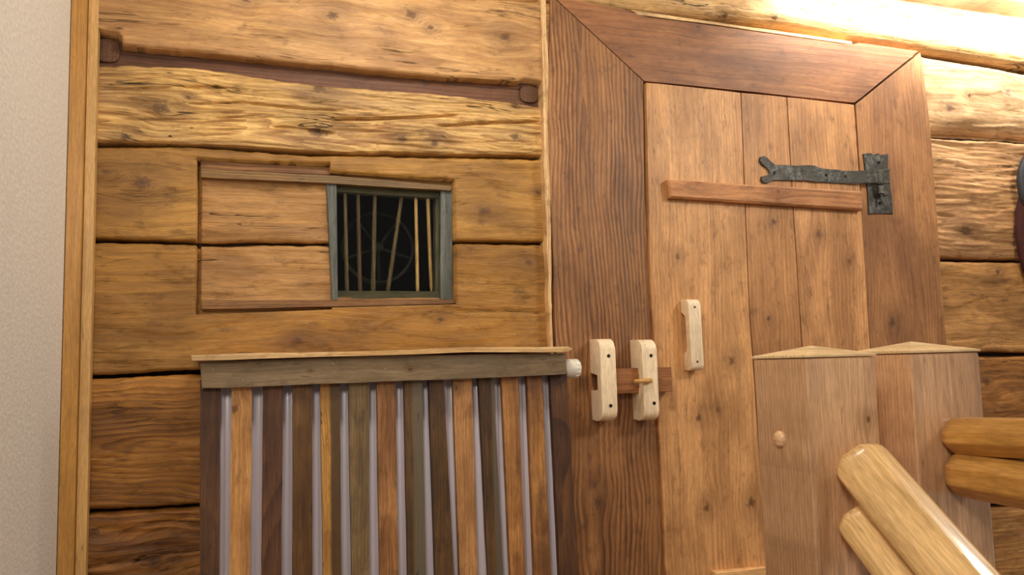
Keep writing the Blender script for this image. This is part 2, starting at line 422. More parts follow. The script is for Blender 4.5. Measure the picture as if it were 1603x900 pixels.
mL4 = wood('log_ochre_smooth_wood', (166, 120, 52), (120, 80, 28), stain=(112, 72, 30), stain_amt=.3, knots=K((465, 533, .010), (828, 410, .007), (690, 500, .006)), v0=1.28, h0=.12, period=.014, ring=.3, fibre=.2, cracks=.3, bump=.4, adze=.4, seed=4)
mL5 = wood('log_brown_figured_wood', (184, 128, 54), (126, 78, 28), stain=(92, 56, 22), stain_amt=.5, knots=K((225, 560, .0)) if 0 else (), v0=.98, h0=.05, period=.014, amp=.09, ring=.75, fibre=.22, cracks=.4, bump=.45, adze=.35, seed=5)
mL6 = wood('log_brown_rough_wood', (178, 122, 54), (110, 66, 26), stain=(78, 44, 22), stain_amt=.6, knots=K((148, 832, .010), (240, 880, .014)), v0=.70, h0=.06, period=.013, amp=.08, ring=.6, fibre=.3, cracks=1, bump=.7, adze=.8, seed=6)
LG = 'hewn logs of the back wall'
mN = wood('fresh_cut_recess_wood', (188, 142, 84), (146, 102, 54), stain=(126, 84, 46), stain_amt=.45, v0=1.45, h0=.1, period=.014, ring=.3, fibre=.25, cracks=.9, bump=.7, adze=.9, seed=8, stain_scale=(3, 10))
def put_log(nm, bm, m_):
    o = finish(nm, bm, m_, wall_back, 'x', smooth=True)
    o.data.materials.append(mN); return o
put_log('log', log(xl, xm, off(S12u, 0), S_top, mL1, 1.3, gap=.008, edge=.008, base_p=.022, amp=.005, pits=((167, 77, .031, .034, .075), (828, 146, .034, .032, .06)), dz=.004, fac=.001), mL1)
put_log('log', log(xl, xm, S23, S12, mL2, 2.3, gap=.008, edge=.009, amp=.008, ridge=.004, fac=.001, dz=.0024, dx=.006, base_p=.004, pits=((166, 84, .030, .028, .05),),
    cracks=(([(150, 138), (250, 137), (330, 136), (400, 142)], .0022, .012), ([(285, 163), (380, 160), (445, 168), (540, 173)], .0024, .014), ([(510, 188), (600, 186), (720, 181)], .0028, .018), ([(680, 198), (760, 193), (850, 190)], .003, .018), ([(420, 198), (480, 203), (530, 210)], .004, .012), ([(180, 186), (300, 190), (420, 180)], .002, .005), ([(560, 150), (700, 163), (780, 166)], .002, .006))), mL2)
put_log('log', log(xl, xm, S34, S23, mL3, 3.3, niche=True, gap=.009, edge=.006, dz=.0045, fac=.0016, cracks=(([(740, 250), (748, 264), (850, 266)], .003, .004), ([(745, 305), (790, 302), (852, 300)], .002, .003))), mL3)
put_log('log', log(xl, xm, S45, S34, mL4, 4.3, niche=True, gap=.009, edge=.006, dz=.0045, fac=.0016, cracks=(([(715, 487), (780, 486), (858, 490)], .0022, .010),)), mL4)
put_log('log', log(xl, xm, S56, S45, mL5, 5.3, gap=.010, edge=.008, amp=.005, dz=.006, fac=.0015, cracks=(([(130, 722), (220, 712), (312, 706)], .002, .006),)), mL5)
m_chink = wood('dark_groove_wood', (112, 70, 42), (74, 44, 26), period=.01, bump=.4, seed=9)
finish('chinking', poly_bm(pxpoly([(140, 60), (850, 120), (850, 185), (500, 145), (140, 108)], .014), .014, .054, .001), m_chink, wall_back, 'x')
def rounded(cx, cz, rx, rz, n=16): return [(cx + rx * (abs(math.cos(q)) ** .6) * (1 if math.cos(q) > 0 else -1), cz + rz * (abs(math.sin(q)) ** .6) * (1 if math.sin(q) > 0 else -1)) for q in [2 * math.pi * i / n for i in range(n)]]
for (a_, b3, rx, rz) in ((167, 79, .028, .028), (828, 147, .026, .024)):
    c = at(a_, b3, .008); finish('beam_end', poly_bm(rounded(c.x, c.z, rx, rz), .006, .05, .004, 2, jit=.002, step=.008, fr=40), wood('dark_beam_end_wood_%d' % a_, (104, 70, 44), (70, 44, 28), period=.005, bump=.6, seed=10), wall_back, 'y')
S67 = lambda x: .56
put_log('log', log(xl, xm, S67, S56, mL6, 6.3, gap=.010, edge=.008, amp=.008, ridge=.003, dz=.005, fac=.003, cracks=(([(124, 890), (200, 880), (270, 868), (312, 862)], .003, .012), ([(200, 822), (300, 815)], .003, .010))), mL6)
put_log('log', log(xl, xm, lambda x: .28, S67, mL5, 7.3, gap=.01, dz=.01, dx=.02), mL5)
put_log('log', log(xl, xm, lambda x: .0, lambda x: .28, mL6, 8.3, gap=.01, dz=.01, dx=.02), mL6)
# right of the door
xr0, xr1 = 1.95, 3.5
R1b = seam((1452, 211), (1603, 220)); R1t = S_top
R2b = seam((1472, 406), (1603, 408)); R3b = seam((1478, 555), (1603, 554)); R4b = seam((1500, 797), (1603, 790))
mR1 = wood('log_cream_wood', (212, 176, 130), (180, 138, 92), stain=(150, 104, 62), stain_amt=.25, knots=K((1487, 168, .012), (1578, 144, .011), (1517, 150, .006)), v0=1.98, h0=.12, period=.014, ring=.35, cracks=.4, seed=11, bump=.3, adze=.2, rough=.6)
mR2 = wood('log_cream_ribbed_wood', (206, 162, 112), (160, 112, 68), stain=(150, 104, 60), stain_amt=.35, knots=K((1513, 360, .017),), v0=1.64, h0=.04, period=.012, amp=.05, ring=.6, cracks=.8, seed=12, bump=.4, adze=.2)
mR3 = wood('log_ochre_right_wood', (192, 144, 84), (146, 98, 50), stain=(110, 70, 34), stain_amt=.45, knots=K((1560, 425, .009),), v0=1.3, h0=.08, period=.014, amp=.06, ring=.4, cracks=.5, seed=13, bump=.35, adze=.3)
mR4 = wood('log_brown_right_wood', (184, 128, 62), (128, 78, 34), stain=(96, 58, 26), stain_amt=.5, knots=K((1545, 597, .012), (1590, 680, .01)), v0=1.0, h0=.07, period=.014, amp=.07, ring=.5, cracks=.6, seed=14, bump=.4, adze=.3)
put_log('log', log(xr0, xr1, R1b, R1t, mR1, 11.3, gap=.018, edge=.014, round_bot=.050, dx=.009, amp=.006, fac=.002), mR1)
put_log('log', log(xr0, xr1, R2b, R1b, mR2, 12.3, gap=.012, edge=.012, ridge=.004, amp=.007, dx=.009, fac=.003, cracks=(([(1462, 308), (1520, 310), (1555, 318)], .003, .012), ([(1466, 335), (1500, 340)], .004, .010), ([(1520, 372), (1603, 384)], .004, .008), ([(1470, 400), (1603, 402)], .004, .002))), mR2)
put_log('log', log(xr0, xr1, R3b, R2b, mR3, 13.3, gap=.012, edge=.014, amp=.008, dx=.009, fac=.003, cracks=(([(1482, 532), (1530, 530)], .003, .008),)), mR3)
put_log('log', log(xr0, xr1, R4b, R3b, mR4, 14.3, gap=.014, edge=.016, amp=.008, dx=.009, fac=.003, cracks=(([(1540, 690), (1603, 676)], .004, .016), ([(1530, 740), (1603, 728)], .003, .008))), mR4)
put_log('log', log(xr0, xr1, lambda x: .33, R4b, mR3, 15.3, gap=.012, dx=.02, dz=.01, amp=.008), mR3)
put_log('log', log(xr0, xr1, lambda x: .0, lambda x: .33, mR4, 16.3, gap=.012, dx=.02, dz=.01), mR4)
# the log above the door, round at the top
mT = wood('crown_log_cream_wood', (222, 184, 126), (192, 146, 90), stain=(150, 108, 70), stain_amt=.25, knots=K((1205, 32, .008), (1320, 38, .009), (1408, 42, .010), (1422, 43, .006), (1540, 42, .006), (1130, 28, .007)), v0=2.2, h0=.12, period=.014, ring=.3, cracks=.9, seed=21, bump=.5, adze=.3)
put_log('log', log(xl, xr1, S_top, lambda x: ZC - .001, mT, 21.3, gap=.004, edge=.012, base_p=.030, round_top=.05, round_bot=.028, dx=.008, amp=.004, fac=.001, cracks=(([(1335, 70), (1342, 40)], .004, .006),)), mT)

# ================================================================= WINDOW in the niche
win = empty('window_1', (WX0, .03, WZ0), kind='structure')
m_grey = wood('blue_grey_weathered_wood', (106, 112, 108), (70, 76, 72), period=.006, ring=.3, fibre=.4, rough=.7, bump=.3, seed=31)
m_greygreen = wood('grey_green_weathered_wood', (104, 92, 62), (66, 60, 40), period=.006, ring=.3, fibre=.4, rough=.75, bump=.3, seed=32)
m_rail = wood('grey_brown_rail_wood', (150, 116, 72), (100, 76, 46), stain=(100, 88, 66), stain_amt=.5, period=.006, ring=.4, rough=.7, bump=.35, seed=33)
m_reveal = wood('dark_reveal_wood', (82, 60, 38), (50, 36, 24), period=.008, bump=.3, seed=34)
# guide rails of the recess
def strip(name, pts, y0, y1, m_, par, grain='x', b=.0015, **k):
    return finish(name, poly_bm(pxpoly(pts, y0), y0, y1, b, 1, **k), m_, par, grain)
strip('upper_rail', [(314, 264), (520, 275), (708, 291), (707, 298), (703, 298), (520, 287), (314, 277)], .012, .034, m_rail, win, jit=.0012, step=.02)
strip('upper_rail', [(314, 251), (517, 262), (517, 274), (314, 265)], .019, .034, wood('recess_head_wood', (150, 104, 60), (108, 72, 40), period=.01, seed=35), win)
strip('lower_rail', [(315, 470), (520, 470), (713, 468.5), (714, 475), (520, 480), (315, 484)], .008, .034, wood('brown_rail_wood', (150, 108, 62), (106, 72, 42), period=.006, ring=.5, seed=36, bump=.3), win, jit=.001, step=.02)
# frame
strip('frame_stile', [(511, 287), (527, 288), (529, 470), (520, 470)], .020, .045, m_grey, win, 'z')
strip('frame_stile', [(690, 296), (708, 298), (709, 469), (689, 469)], .022, .050, m_grey, win, 'z')
strip('frame_post', [(682, 300), (693, 302), (692, 468), (681, 468)], .045, .075, m_greygreen, win, 'z', jit=.0015, step=.02)
strip('frame_rail', [(524, 289), (692, 300), (692, 311), (524, 300)], .040, .065, m_greygreen, win)
strip('frame_rail', [(527, 455), (692, 456), (692, 469), (527, 470)], .036, .070, m_greygreen, win)
# reveal of the opening and the dark space behind
def frame_box(x0, x1, z0, z1, y0, y1, th):
    b_ = box_bm(x0 - th, x0, y0, y1, z0 - th, z1 + th, 0)
    join(b_, box_bm(x1, x1 + th, y0, y1, z0 - th, z1 + th, 0)); join(b_, box_bm(x0, x1, y0, y1, z1, z1 + th, 0)); join(b_, box_bm(x0, x1, y0, y1, z0 - th, z0, 0))
    return b_
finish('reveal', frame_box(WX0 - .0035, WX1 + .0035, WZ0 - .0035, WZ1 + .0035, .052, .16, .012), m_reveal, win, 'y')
m_void = plain('painted_room_dark', (20, 14, 11), .95, spec=.1)  # near-black colour stands in for the darkness of the unlit room
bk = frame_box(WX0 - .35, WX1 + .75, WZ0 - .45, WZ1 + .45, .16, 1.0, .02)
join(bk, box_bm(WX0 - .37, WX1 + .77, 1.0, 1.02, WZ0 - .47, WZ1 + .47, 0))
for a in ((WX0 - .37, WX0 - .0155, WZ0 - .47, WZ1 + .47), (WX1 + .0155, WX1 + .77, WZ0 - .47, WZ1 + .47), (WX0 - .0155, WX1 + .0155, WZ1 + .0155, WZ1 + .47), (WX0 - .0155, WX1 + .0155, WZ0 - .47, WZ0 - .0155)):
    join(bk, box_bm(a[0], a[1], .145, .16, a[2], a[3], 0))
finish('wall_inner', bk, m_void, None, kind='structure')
glass, t_, bs_ = base('window_glass')
bs_.inputs['Base Color'].default_value = (.9, .95, .93, 1); bs_.inputs['Roughness'].default_value = .02; bs_.inputs['Transmission Weight'].default_value = 1; bs_.inputs['IOR'].default_value = 1.22
a, b_ = at(527, 380, .031), at(690, 380, .031)
finish('pane', box_bm(a.x, b_.x, .030, .033, WZ0 + .001, WZ1 - .002, 0), glass, win)
m_stick_d = wood('brown_stick_wood', (112, 84, 52), (76, 56, 34), period=.005, seed=41, rough=.75)
m_stick_o = wood('olive_stick_wood', (122, 100, 58), (80, 64, 36), period=.005, seed=42, rough=.75)
m_stick_l = wood('fresh_pale_stick_wood', (224, 180, 112), (196, 146, 84), period=.005, seed=43, rough=.65)
def stick(p0, p1, r0, r1, m_, tip=0):
    A, B = at(*p0, .052), at(*p1, .052)
    b2 = cyl_bm(A, B, r0, rings=[(0, r0 * .7), (.03, r0), (.5, (r0 + r1) / 2 * 1.08), (.93, r1), (1, r1 * (.35 if tip else .9))], seg=8)
    for v_ in b2.verts:
        v_.co.x += .0012 * noise.noise(v_.co * 14)
    finish('bar', b2, m_, win, 'z', smooth=True)
stick((540, 298), (543, 460), .0042, .0056, m_stick_o); stick((560, 300), (564, 460), .0046, .0052, m_stick_d)
stick((587, 301), (584, 460), .0048, .0060, m_stick_o); stick((629, 306), (606, 460), .0048, .0052, m_stick_o)
stick((651, 307), (654, 460), .0044, .0046, m_stick_l); stick((669.5, 308), (675, 459), .0050, .0040, m_stick_l, 1)
# spoked wheel in the dark behind the bars
wc = at(592, 388, .34)
mw = wood('grey_wheel_wood', (92, 76, 60), (62, 50, 40), period=.006, seed=44)
wh = empty('wagon_wheel', (wc.x, wc.y, wc.z - .11), 'small grey spoked wheel standing in the dark behind the barred window', 'wheel')
def torus_bm(c, R_, r, axis='y', seg=48, sec=10, sx=1, sz=1):
    b2 = bmesh.new(); L = []
    for i in range(seg):
        a_ = 2 * math.pi * i / seg; ring_ = []
        for j in range(sec):
            q = 2 * math.pi * j / sec; rr = R_ + r * math.cos(q)
            ring_.append(b2.verts.new((c[0] + rr * math.cos(a_) * sx, c[1] + r * math.sin(q), c[2] + rr * math.sin(a_) * sz)))
        L.append(ring_)
    for i in range(seg):
        for j in range(sec):
            b2.faces.new((L[i][j], L[(i + 1) % seg][j], L[(i + 1) % seg][(j + 1) % sec], L[i][(j + 1) % sec]))
    return b2
finish('rim', torus_bm(wc, .103, .0055), mw, wh, smooth=True)
finish('hub', cyl_bm(wc + Vector((0, -.02, 0)), wc + Vector((0, .02, 0)), .014, b=.003), mw, wh, smooth_ang=40)
for k_ in range(5):
    a_ = math.radians(55 + 72 * k_)
    dd = Vector((math.cos(a_), 0, math.sin(a_)))
    finish('spoke', cyl_bm(wc + dd * .012, wc + dd * .101, .0045, .0038, 8), mw, wh, smooth=True)

# ================================================================= DOOR FRAME
YF = -.030
mF_l = wood('frame_left_red_brown_wood', (168, 118, 70), (104, 64, 34), stain=(96, 68, 46), stain_amt=.5, knots=KV((930, 783, .013),), v0=at(925, 500, YF).x, h0=.014, period=.012, amp=.055, ring=.95, fibre=.25, bump=.3, rough=.55, seed=51, stain_scale=(1.6, 6))
mF_h = wood('frame_head_red_brown_wood', (158, 108, 68), (122, 78, 48), stain=(104, 66, 48), stain_amt=.5, v0=2.0, h0=.10, period=.016, amp=.03, ring=.35, fibre=.3, bump=.2, rough=.55, seed=52, stain_scale=(2.5, 9), knots=K((1085, 48, .006), (1362, 150, .004)))
mF_r = wood('frame_right_brown_wood', (176, 126, 80), (138, 92, 54), stain=(112, 70, 46), stain_amt=.45, knots=KV((1385, 505, .012),), v0=at(1420, 300, YF).x, h0=.03, period=.012, amp=.05, ring=.5, fibre=.3, bump=.2, rough=.55, seed=53, stain_scale=(2, 7))
m_raw_lit_edge = wood('raw_lit_edge_wood', (240, 204, 150), (170, 122, 74), period=.006, ring=.5, bump=.6, seed=54)
def trim_board(name, pts, m_, grain, b=.003):
    return finish(name, poly_bm(pxpoly(pts, YF), YF, -.001 + .03, b, 2, jit=.0012, step=.03, fr=6), m_, None, grain, kind='structure')
lf = at(1044, 905, YF).x
XL_bot, XJ_bot = at(880, 700, YF).x, at(1042, 900, YF).x
trim_board('trim_3', [(862, -8), (1007, 127), (1009, 300), (1024, 500), (1040, 900), (1050, 1250), (905, 1250), (888, 900), (874, 640), (866, 400), (858, 200)], mF_l, 'z')
trim_board('trim_4', [(864, -8), (930, 6), (985, 17), (1000, 25), (1100, 38), (1250, 59), (1333, 71), (1345, 67), (1438, 80), (1338, 161), (1176, 143), (1009, 127)], mF_h, 'x')
trim_board('trim_5', [(1441, 82), (1456, 200), (1466, 330), (1478, 500), (1500, 760), (1530, 1100), (1390, 1100), (1364, 560), (1352, 380), (1340, 163)], mF_r, 'z')
# raw waney and painted lit edges of the frame boards, fixed flush with them
def edge_strip(name, left, right, y0, y1, grain, jit=.002):
    pts = left + list(reversed(right))
    return finish(name, poly_bm(pxpoly(pts, y0), y0, y1, .0015, 2, jit=jit, step=.015, fr=18), m_raw_lit_edge, None, grain, kind='structure')
edge_strip('trim_6', [(846, -8), (848, 40), (850, 120), (851, 200), (853, 300), (857, 400), (859, 480), (862, 548), (866, 640), (880, 900), (895, 1250)],
           [(854, -8), (855, 40), (860, 120), (862, 200), (862, 300), (863, 400), (864, 480), (866, 548), (871, 640), (886, 900), (901, 1250)], YF + .004, .026, 'z')
edge_strip('trim_7', [(986, 15), (1100, 32), (1250, 53), (1334, 65)], [(999, 23), (1100, 36), (1250, 57.5), (1334, 69.5)], YF + .003, .02, 'x', .001)  # pale strip paints the light caught by the head's top edge

# ================================================================= DOOR
YD = -.040
dz0 = .10
door = empty('door_1', (at(1180, 700, YD).x, -.02, .02), kind='structure')
def dplank(pts, m_): finish('plank', poly_bm(pxpoly(pts, YD), YD, -.012, .0035, 2, jit=.0006, step=.04, fr=5), m_, door, 'z')
Dk = dict(ring=.42, fibre=.22, rough=.5, bump=.22, amp=.035)
mD1 = wood('door_plank_honey_wood', (216, 164, 108), (170, 114, 64), stain=(150, 104, 60), stain_amt=.28, knots=KV((1133, 565, .010), (1163, 783, .012), (1094, 790, .009), (1082, 652, .008), (1050, 405, .006), (1112, 640, .006)), v0=at(1095, 600, YD).x, h0=.008, period=.010, seed=61, knotcol=(120, 76, 42), cracks=.2, **Dk)
mD2 = wood('door_plank_brown_wood', (194, 142, 90), (154, 102, 60), stain=(138, 92, 54), stain_amt=.35, knots=KV((1198, 350, .008), (1235, 352, .006), (1190, 500, .006)), v0=at(1210, 500, YD).x, h0=.03, period=.012, seed=62, knotcol=(110, 70, 40), **Dk)
mD3 = wood('door_plank_light_honey_wood', (216, 162, 108), (168, 112, 64), stain=(160, 110, 66), stain_amt=.3, knots=KV((1267, 370, .010), (1315, 412, .008), (1325, 205, .003), (1290, 193, .002), (1309, 233, .002)), v0=at(1290, 500, YD).x, h0=.02, period=.011, seed=63, knotcol=(128, 84, 50), cracks=.5, **Dk)
dplank([(1012, 129), (1159, 145), (1163, 250), (1172, 480), (1199, 860), (1212, 1150), (1062, 1150), (1043, 900), (1026, 560), (1017, 400)], mD1)
dplank([(1160.5, 145), (1231, 152), (1241, 330), (1256, 560), (1276, 860), (1290, 1150), (1213.5, 1150), (1200.5, 860), (1173.5, 480), (1164.5, 250)], mD2)
dplank([(1232.5, 152), (1337, 164), (1349, 340), (1363, 560), (1388, 860), (1405, 1150), (1291.5, 1150), (1277.5, 860), (1257.5, 560), (1242.5, 330)], mD3)
m_lit = wood('pale_cut_edge_wood', (226, 180, 124), (196, 146, 92), period=.007, ring=.3, seed=64)
# cross batten with chamfered ends
mB = wood('batten_pink_brown_wood', (196, 140, 90), (158, 104, 62), stain=(150, 98, 58), stain_amt=.3, knots=K((1197, 307, .007), (1075, 291, .009), (1325, 300, .004)), v0=1.75, h0=.05, period=.014, ring=.35, bump=.2, seed=65, knotcol=(150, 84, 46))
bt = poly_bm(pxpoly([(1046, 281), (1351, 299), (1352, 329), (1050, 309)], YD - .024), YD - .024, YD - .0005, .005, 1)
o = finish('batten', bt, mB, door, 'x')
b0 = poly_bm(pxpoly([(1120, 896), (1200, 889), (1380, 880), (1384, 915), (1200, 925), (1120, 930)], YD - .022), YD - .022, YD - .0005, .003, 1)
finish('batten', b0, m_lit, door, 'x')

# bone-white handle, hollow behind the grip
m_bone = wood('whitewashed_birch_wood', (244, 222, 188), (230, 202, 160), period=.012, ring=.15, fibre=.08, bump=.12, rough=.5, seed=66, blotch=.35, smudge=.15, flecks=0)
m_hole = plain('dark_screw_metal', (44, 36, 30), .4, metal=.7)
def side_prof(name, prof, x0, x1, m_, par, b=.004, lean=0.):
    """(y,z) profile extruded along x"""
    bm_ = bmesh.new(); A = [bm_.verts.new((x0, y, z)) for y, z in prof]; B = [bm_.verts.new((x1, y, z)) for y, z in prof]
    n = len(prof); f1 = bm_.faces.new(A); f2 = bm_.faces.new(list(reversed(B)))
    for i in range(n): bm_.faces.new((A[i], B[i], B[(i + 1) % n], A[(i + 1) % n]))
    if b: bev(bm_, b, 3, list(f1.edges) + list(f2.edges))
    zs_ = [p_[1] for p_ in prof]; zm = sum(zs_) / n
    for v_ in bm_.verts: v_.co.x += lean * (v_.co.z - zm)
    return finish(name, bm_, m_, par, 'z', smooth_ang=35)
def arc_prof(y_w, y_o, z0, z1, r):
    """outer outline of a block on the wall plane y_w reaching out to y_o with rounded outer corners"""
    out = [(y_w, z0)]
    for k in range(7):
        a_ = math.pi / 2 * k / 6; out.append((y_o + r - r * math.sin(a_), z0 + r * .9 - r * .9 * math.cos(a_)))
    for k in range(7):
        a_ = math.pi / 2 * k / 6; out.append((y_o + r - r * math.cos(a_), z1 - r * .9 + r * .9 * math.sin(a_)))
    out.append((y_w, z1)); return out
def screw(x, y, z, par, r=.0042):
    finish('screw', cyl_bm((x, y, z), (x, y - .0022, z), r, seg=12, b=.0006), m_hole, par, smooth_ang=40)
yh = YD - .042
hx0, hx1 = at(1078, 480, yh).x, at(1096, 480, yh).x
hz1, hz0 = at(1085, 468, yh).z, at(1090, 580, yh).z
ht = .034
prof = arc_prof(YD, yh, hz0, hz1, .016)
inner = [(YD, hz1 - .036), (yh + .019, hz1 - .042), (yh + .016, hz1 - .055), (yh + .016, hz0 + .062), (yh + .019, hz0 + .05), (YD, hz0 + .046)]
han = side_prof('pull_handle', prof + inner, hx0, hx1 + .002, m_bone, door, .0035, lean=-.012)
def hloc(o_): return o_
for zq in (hz1 - .022, hz0 + .024):
    s_ = cyl_bm(((hx0 + hx1) / 2 + .001, yh + .001, zq), ((hx0 + hx1) / 2 + .001, yh - .0012, zq), .0028, seg=10)
    finish('screw', s_, m_hole, han)

# sliding latch
lt = empty('door_latch', (at(990, 600, YF).x, YF, at(990, 600, YF).z), 'wooden sliding door latch with two white brackets, brown bar and small peg', 'latch')
def bracket(pxl, pxr, pyt, pyb, ybase, yout, lean):
    x0, x1 = at(pxl, (pyt + pyb) / 2, yout).x, at(pxr, (pyt + pyb) / 2, yout).x
    z1, z0 = at((pxl + pxr) / 2, pyt, yout).z, at((pxl + pxr) / 2, pyb, yout).z
    pr = arc_prof(ybase, yout, z0, z1, .030)
    # slot for the bar on the wall side
    zc_ = at(1000, 596, -.055).z; sl = .022
    pr = pr + [(ybase, zc_ + sl), (-.078, zc_ + sl), (-.078, zc_ - sl), (ybase, zc_ - sl)]
    o_ = side_prof('bracket', pr, x0, x1, m_bone, lt, .003, lean)
    return o_, x0, x1, z0, z1
yo = -.098
bA, x0, x1, z0, z1 = bracket(941, 965, 530, 660, YF, yo, .0)
for (sx_, sy_) in ((952.6, 557), (956, 635)):
    c = at(sx_, sy_, yo); finish('screw', cyl_bm((c.x, yo + .001, c.z), (c.x, yo - .0015, c.z), .0045, seg=12), m_hole, bA)
bB, x0, x1, z0, z1 = bracket(1006.5, 1030, 531, 659, YF + .0, yo, .0)
for (sx_, sy_) in ((1019, 556.5), (1024, 631)):
    c = at(sx_, sy_, yo); finish('screw', cyl_bm((c.x, yo + .001, c.z), (c.x, yo - .0015, c.z), .0045, seg=12), m_hole, bB)
m_bar = wood('latch_bar_brown_wood', (176, 118, 70), (134, 84, 46), period=.008, seed=67, ring=.5, bump=.2)
ca, cb = at(944, 596, -.072), at(1052, 596, -.072)
c1, c2 = at(1000, 576, -.072), at(1000, 615, -.072)
finish('sliding_bar', box_bm(ca.x, cb.x, -.072, YD - .0015, c2.z, c1.z, .002), m_bar, lt, 'x')
pg0, pg1 = at(993, 597, yo - .016), at(1020, 595.5, yo - .006)
m_peg = wood('peg_yellow_wood', (206, 158, 88), (170, 122, 62), period=.005, seed=68)
finish('peg', join(cyl_bm(pg0, pg1, .0052, .0060, 12, b=.0015), cyl_bm(pg1 + Vector((-.004, 0, 0)), pg1 + Vector((-.004, .012, 0)), .004, seg=10)), m_peg, lt, smooth_ang=50)

# wrought iron strap hinge
iron, t_, bs_ = base('forged_iron')
tc = t_.node('ShaderNodeTexCoord'); n1 = t_.noise(tc.outputs['Object'], 70, 5, .65); n2 = t_.noise(tc.outputs['Object'], 14, 3)
c_ = t_.mix(t_.rng(n1, .35, .68), lin((52, 50, 48)), lin((112, 112, 108)))
t_.l.new(t_.mix(t_.rng(n2, .4, .65), c_, lin((72, 68, 62))), bs_.inputs['Base Color'])
bs_.inputs['Metallic'].default_value = .55; bs_.inputs['Roughness'].default_value = .48
b2 = t_.node('ShaderNodeBump'); b2.inputs['Strength'].default_value = .9; b2.inputs['Distance'].default_value = .003
t_.l.new(n1, b2.inputs['Height']); t_.l.new(b2.outputs[0], bs_.inputs['Normal'])
def hz(*pts): return [(1030 + a_ / 4.0075, 200 + b3 / 4.0075) for a_, b3 in pts]
hg = empty('strap_hinge', (at(1340, 270, YD).x, YD, at(1340, 270, YD).z), 'forged grey iron strap hinge with forked tip at top right of plank door', 'hinge')
ys = YD - .007
sp_ = hz((735, 235), (800, 233), (870, 238), (930, 236), (985, 236), (1010, 252), (1050, 258), (1120, 262), (1170, 270), (1230, 272), (1290, 272), (1360, 268), (1440, 262), (1442, 355),
         (1370, 350), (1290, 350), (1220, 352), (1140, 348), (1050, 342), (985, 340), (930, 328), (850, 330), (780, 328), (730, 325), (712, 335), (690, 348), (660, 345), (648, 325), (652, 305), (690, 298), (708, 288), (702, 272), (690, 252), (655, 232), (640, 205), (645, 182), (668, 174), (690, 186), (706, 212))
bmh = poly_bm(pxpoly(sp_, ys), ys, YD - .0008, .0015, 1)
hxm = at(1275, 270, ys).x; hxr = at(1330, 270, ys).x; yplate = YF
for v_ in bmh.verts:   # hammered hump near the middle and the step towards the barrel
    v_.co.y -= .006 * math.exp(-((v_.co.x - at(1267, 270, ys).x) / .02) ** 2) + .010 * min(1, max(0, (v_.co.x - hxr) / .04))
strap = finish('strap', bmh, iron, hg, smooth_ang=30)
pl_ = hz((1290, 162), (1335, 155), (1350, 172), (1385, 158), (1400, 175), (1448, 160), (1440, 240), (1448, 300), (1462, 400), (1470, 460), (1476, 540), (1400, 536), (1326, 542), (1322, 470), (1318, 400), (1308, 300), (1298, 220))
plate = finish('hinge_plate', poly_bm(pxpoly(pl_, YF - .006), YF - .006, YF - .0005, .0015, 1), iron, hg, smooth_ang=30)
kA, kB = at(1030 + 1400 / 4.0075, 200 + 268 / 4.0075, -.062), at(1030 + 1415 / 4.0075, 200 + 415 / 4.0075, -.062)
kA2 = at(1030 + 1400 / 4.0075, 200 + 350 / 4.0075, -.062); 
rb = .0105
for (za, zb_, rr_) in ((kA.z, kA.z - .043, rb), (kA.z - .045, kB.z, rb * 1.08)):
    finish('barrel', cyl_bm((kA.x, -.055, za), (kA.x, -.055, zb_), rr_, seg=16, b=.002), iron, hg, smooth_ang=40)
finish('pintle', join(cyl_bm((kA.x, -.055, kB.z + .01), (kA.x, -.055, kB.z - .016), .006, .003, 12), box_bm(kA.x - .004, kA.x + .024, -.058, YF - .004, kB.z - .004, kB.z + .008, .002)), iron, hg, smooth_ang=40)
for (a_, b3, yy, pr) in ((733, 280, ys, strap), (1047, 300, ys, strap), (1165, 307, ys, strap), (1385, 218, YF - .006, plate), (1392, 472, YF - .006, plate)):
    c = at(1030 + a_ / 4.0075, 200 + b3 / 4.0075, yy)
    finish('nail', cyl_bm((c.x, yy + .002, c.z), (c.x, yy - (.0085 if abs(a_ - 1100) < 80 else .0026), c.z), .0056, .0044, 8), m_hole, pr)

# ================================================================= RADIATOR AND ITS COVER
YS = -.150      # front of the slats
rc = empty('radiator_cover', (at(600, 600, YS).x, YS + .02, .0), 'wooden radiator cover of mismatched vertical slats under a grey header board', 'radiator cover')
m_shelf = wood('shelf_honey_wood', (236, 196, 134), (200, 154, 94), stain=(190, 170, 140), stain_amt=.4, period=.009, seed=71, ring=.35, bump=.25)
m_head = wood('grey_weathered_header_wood', (136, 116, 88), (98, 82, 60), stain=(112, 100, 84), stain_amt=.5, knots=[(at(485, 580, YS).x, at(485, 580, YS).z, .002), (at(640, 578, YS).x, at(640, 578, YS).z, .004), (at(862, 570, YS).x, at(862, 570, YS).z, .003)], v0=1.12, h0=.02, period=.010, amp=.03, seed=72, ring=.35, fibre=.3, bump=.3, rough=.75)
YH = YS - .020
sf = YH - .018
bs2 = poly_bm(pxpoly([(299, 556), (380, 553), (450, 552), (560, 550), (730, 543.5), (890, 542.5), (897, 546), (890, 551), (735, 551), (600, 556), (450, 560), (300, 565)], sf), sf, -.004, .002, 2, jit=.0008, step=.03)
finish('top_shelf', bs2, m_shelf, rc, 'x')
finish('header_board', poly_bm(pxpoly([(313, 567), (600, 557), (886, 553), (887, 586), (700, 594), (600, 597), (450, 603), (316, 608)], YH), YH, YS - .0012, .0015, 1, jit=.0008, step=.03), m_head, rc, 'x')
for (a_, b3) in ((333, 579), (380, 595), (521, 569), (603, 577), (686, 563)):
    c = at(a_, b3, YH); finish('nail', cyl_bm((c.x, YH + .001, c.z), (c.x, YH - .0012, c.z), .0018, seg=8), plain('nail_metal' + str(a_), (170, 160, 150), .3, metal=.9), rc)
